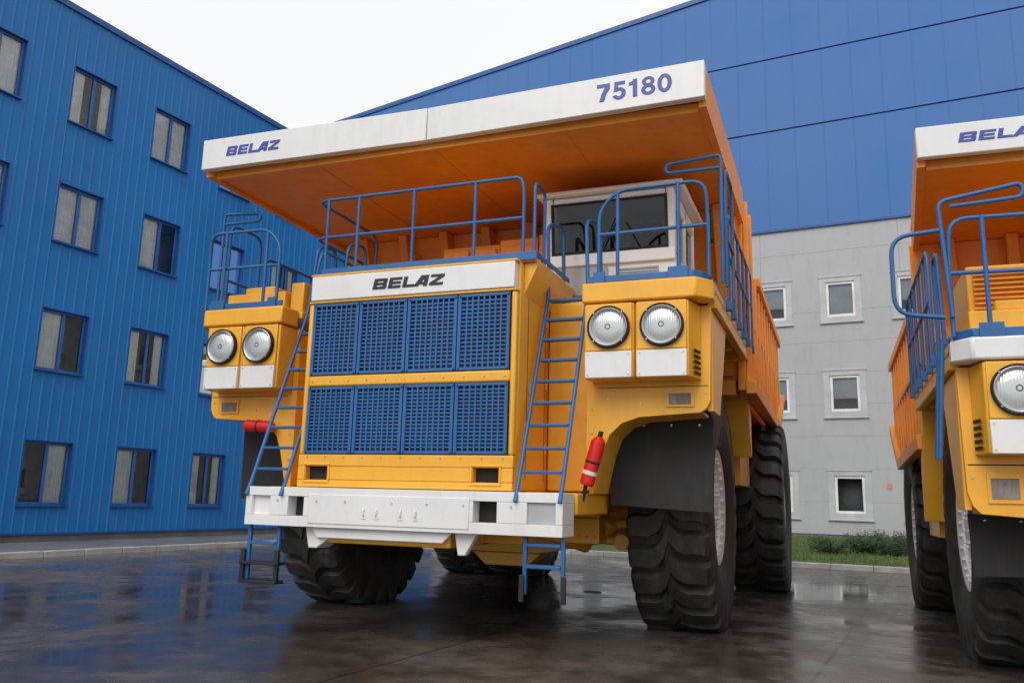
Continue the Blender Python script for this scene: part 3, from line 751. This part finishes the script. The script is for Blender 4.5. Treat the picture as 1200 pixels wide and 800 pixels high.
M['pave']=mat('pavement_concrete',(.20,.195,.19),.45,var=.25,scale=1.2,bump=.3)
M['grass']=mat('grass_soil',(.07,.10,.025),.9,var=.5,scale=3,bump=.8,bscale=20)
UK=-17.55; WK=22.6
k=P()
y=W0
while y<WK-.01:
    e=min(y+.99,WK); k.box(UK-.16,UK,y,e,-.1,.13+.006*random.random()); y+=1.0
x=UK
while x<44: k.box(x,x+.99,WK,WK+.16,-.1,.13+.006*random.random()); x+=1.0
kb=fin(k,'kerb',M['kerb'],None,bevel=.02); kb.rotation_euler=(0,0,RZ)
p=P(); p.box(U0-.02,UK-.163,W0,WH-.0,-.1,.115); p.box(UK-.163,UK+3,WK+.163,WH,-.1,.115)
o=fin(p,'pavement',M['pave'],None); o.rotation_euler=(0,0,RZ)
vs=[];fs=[];nx,ny=140,26
for i in range(nx+1):
    for j in range(ny+1):
        u=UK+3+(44-UK-3)*i/nx; w=WK+.163+(WH+.1-WK-.163)*j/ny
        z=.11+.34*(j/ny)**1.3+.03*random.random()*(0<j<ny)
        vs.append((u,w,z))
for i in range(nx):
    for j in range(ny): fs.append((i*(ny+1)+j,(i+1)*(ny+1)+j,(i+1)*(ny+1)+j+1,i*(ny+1)+j+1))
p=P(); p.add(vs,fs)
M['blade']=mat('grass_blades',(.11,.18,.035),.7,var=.5,scale=2,dirt=(.24,.21,.07),dirtamt=.8)
gr=fin(p,'grass_verge',M['grass'],None); gr.rotation_euler=(0,0,RZ)
b=P()
for _ in range(26000):
    u=random.uniform(-7,8); w=random.uniform(WK+.2,WH-.1); t=(w-WK-.163)/(WH-WK)
    z=.11+.34*t**1.3; h=random.uniform(.05,.13); a=random.uniform(0,6.28); dx=.012*math.cos(a);dy=.012*math.sin(a)
    lx=random.uniform(-.04,.04);ly=random.uniform(-.04,.04)
    b.add([(u-dx,w-dy,z),(u+dx,w+dy,z),(u+lx,w+ly,z+h)],[(0,1,2)])
me=bpy.data.meshes.new('grass_blades'); me.from_pydata(b.v,[],b.f); o=bpy.data.objects.new('grass_blades',me); COL.objects.link(o); me.materials.append(M['blade']); o.parent=gr
M['leaf']=mat('conifer_foliage',(.04,.09,.032),.7,var=.6,scale=6)
M['bark']=mat('bark',(.08,.06,.045),.9)
def shrub(cx,cy,rx,h,seed):
    r=random.Random(seed); p=P(); st=P()
    z0=.22
    for s in range(18):
        a=r.uniform(0,6.28); L=rx*r.uniform(.5,1.05); hh=h*r.uniform(.45,1.0)
        tip=Vector((cx+L*math.cos(a),cy+L*.6*math.sin(a),z0+hh)); base=Vector((cx,cy,z0-.05))
        st.cyl(base,tip,.02,n=5,r2=.004)
        for q in range(140):
            t=r.uniform(.25,1.05); c=base.lerp(tip,t)+Vector((r.gauss(0,.09),r.gauss(0,.09),r.gauss(0,.06)))
            d=Vector((r.gauss(0,1),r.gauss(0,1),r.gauss(.3,.7))).normalized()*r.uniform(.05,.10); n=d.orthogonal().normalized()*.014
            p.add([c-n,c+n,c+d],[(0,1,2)])
    e=fin(st,'shrub',M['bark'],None)
    me=bpy.data.meshes.new('foliage'); me.from_pydata([tuple(v) for v in p.v],[],p.f); o=bpy.data.objects.new('foliage',me); COL.objects.link(o); me.materials.append(M['leaf']); o.parent=e
for i,(x,y,rr,h) in enumerate([(-.15,26.2,.65,.46),(.75,26.8,.6,.58),(1.4,26.3,.7,.62),(2.2,26.6,.7,.58),(3.1,26.4,.6,.5),(4.2,26.8,.7,.5)]):
    shrub(x,y,rr,h,i)

# ---------------------------------------------------------------- light
w=bpy.data.worlds.new('World'); scene.world=w; w.use_nodes=True; nt=w.node_tree; L=nt.links
bg=nt.nodes['Background']
sky=nt.nodes.new('ShaderNodeTexSky'); sky.sky_type='NISHITA'; sky.sun_disc=False
SE,SA=math.radians(42),math.radians(188)
sky.sun_elevation=SE; sky.sun_rotation=SA; sky.air_density=1; sky.dust_density=3
# overcast veil: mostly even cloud colour with faint brightness drift over the dome
tc=nt.nodes.new('ShaderNodeTexCoord'); cn=nt.nodes.new('ShaderNodeTexNoise'); cn.inputs['Scale'].default_value=1.3; cn.inputs['Detail'].default_value=3
L.new(tc.outputs['Generated'],cn.inputs['Vector'])
cr=nt.nodes.new('ShaderNodeValToRGB'); cr.color_ramp.elements[0].position=.3; cr.color_ramp.elements[0].color=(.94,.955,.97,1)
cr.color_ramp.elements[1].position=.7; cr.color_ramp.elements[1].color=(1,1,1,1); L.new(cn.outputs['Fac'],cr.inputs['Fac'])
ml=nt.nodes.new('ShaderNodeVectorMath'); ml.operation='SCALE'; ml.inputs['Scale'].default_value=8.8; L.new(cr.outputs['Color'],ml.inputs[0])
mx=nt.nodes.new('ShaderNodeMixRGB'); mx.inputs['Fac'].default_value=.95; L.new(ml.outputs[0],mx.inputs['Color2'])
L.new(sky.outputs[0],mx.inputs['Color1']); L.new(mx.outputs[0],bg.inputs['Color']); bg.inputs['Strength'].default_value=.117
sd=bpy.data.lights.new('sun','SUN'); sd.energy=1.5; sd.angle=math.radians(40); sd.color=(1,.97,.94)
so=bpy.data.objects.new('sun',sd); COL.objects.link(so)
sun_dir=Vector((math.sin(SA)*math.cos(SE),math.cos(SA)*math.cos(SE),math.sin(SE)))
so.rotation_euler=sun_dir.to_track_quat('Z','Y').to_euler()

# ---------------------------------------------------------------- camera
cd=bpy.data.cameras.new('camera'); cam=bpy.data.objects.new('camera',cd); COL.objects.link(cam); scene.camera=cam
cd.sensor_width=36; cd.lens=969/1200*36; cd.clip_end=2000; cd.clip_start=.1
psi=math.radians(21.3); pit=math.radians(10.8); rho=math.radians(1.5)
R0=Vector((math.cos(psi),math.sin(psi),0)); F0=Vector((-math.sin(psi),math.cos(psi),0)); Z=Vector((0,0,1))
F=F0*math.cos(pit)+Z*math.sin(pit); U=-F0*math.sin(pit)+Z*math.cos(pit)
r=R0*math.cos(rho)+U*math.sin(rho); u=-R0*math.sin(rho)+U*math.cos(rho)
mt=Matrix(((r.x,u.x,-F.x,0),(r.y,u.y,-F.y,0),(r.z,u.z,-F.z,1.5),(0,0,0,1)))
cam.matrix_world=mt
scene.view_settings.view_transform='Standard'; scene.view_settings.look='None'; scene.view_settings.exposure=0
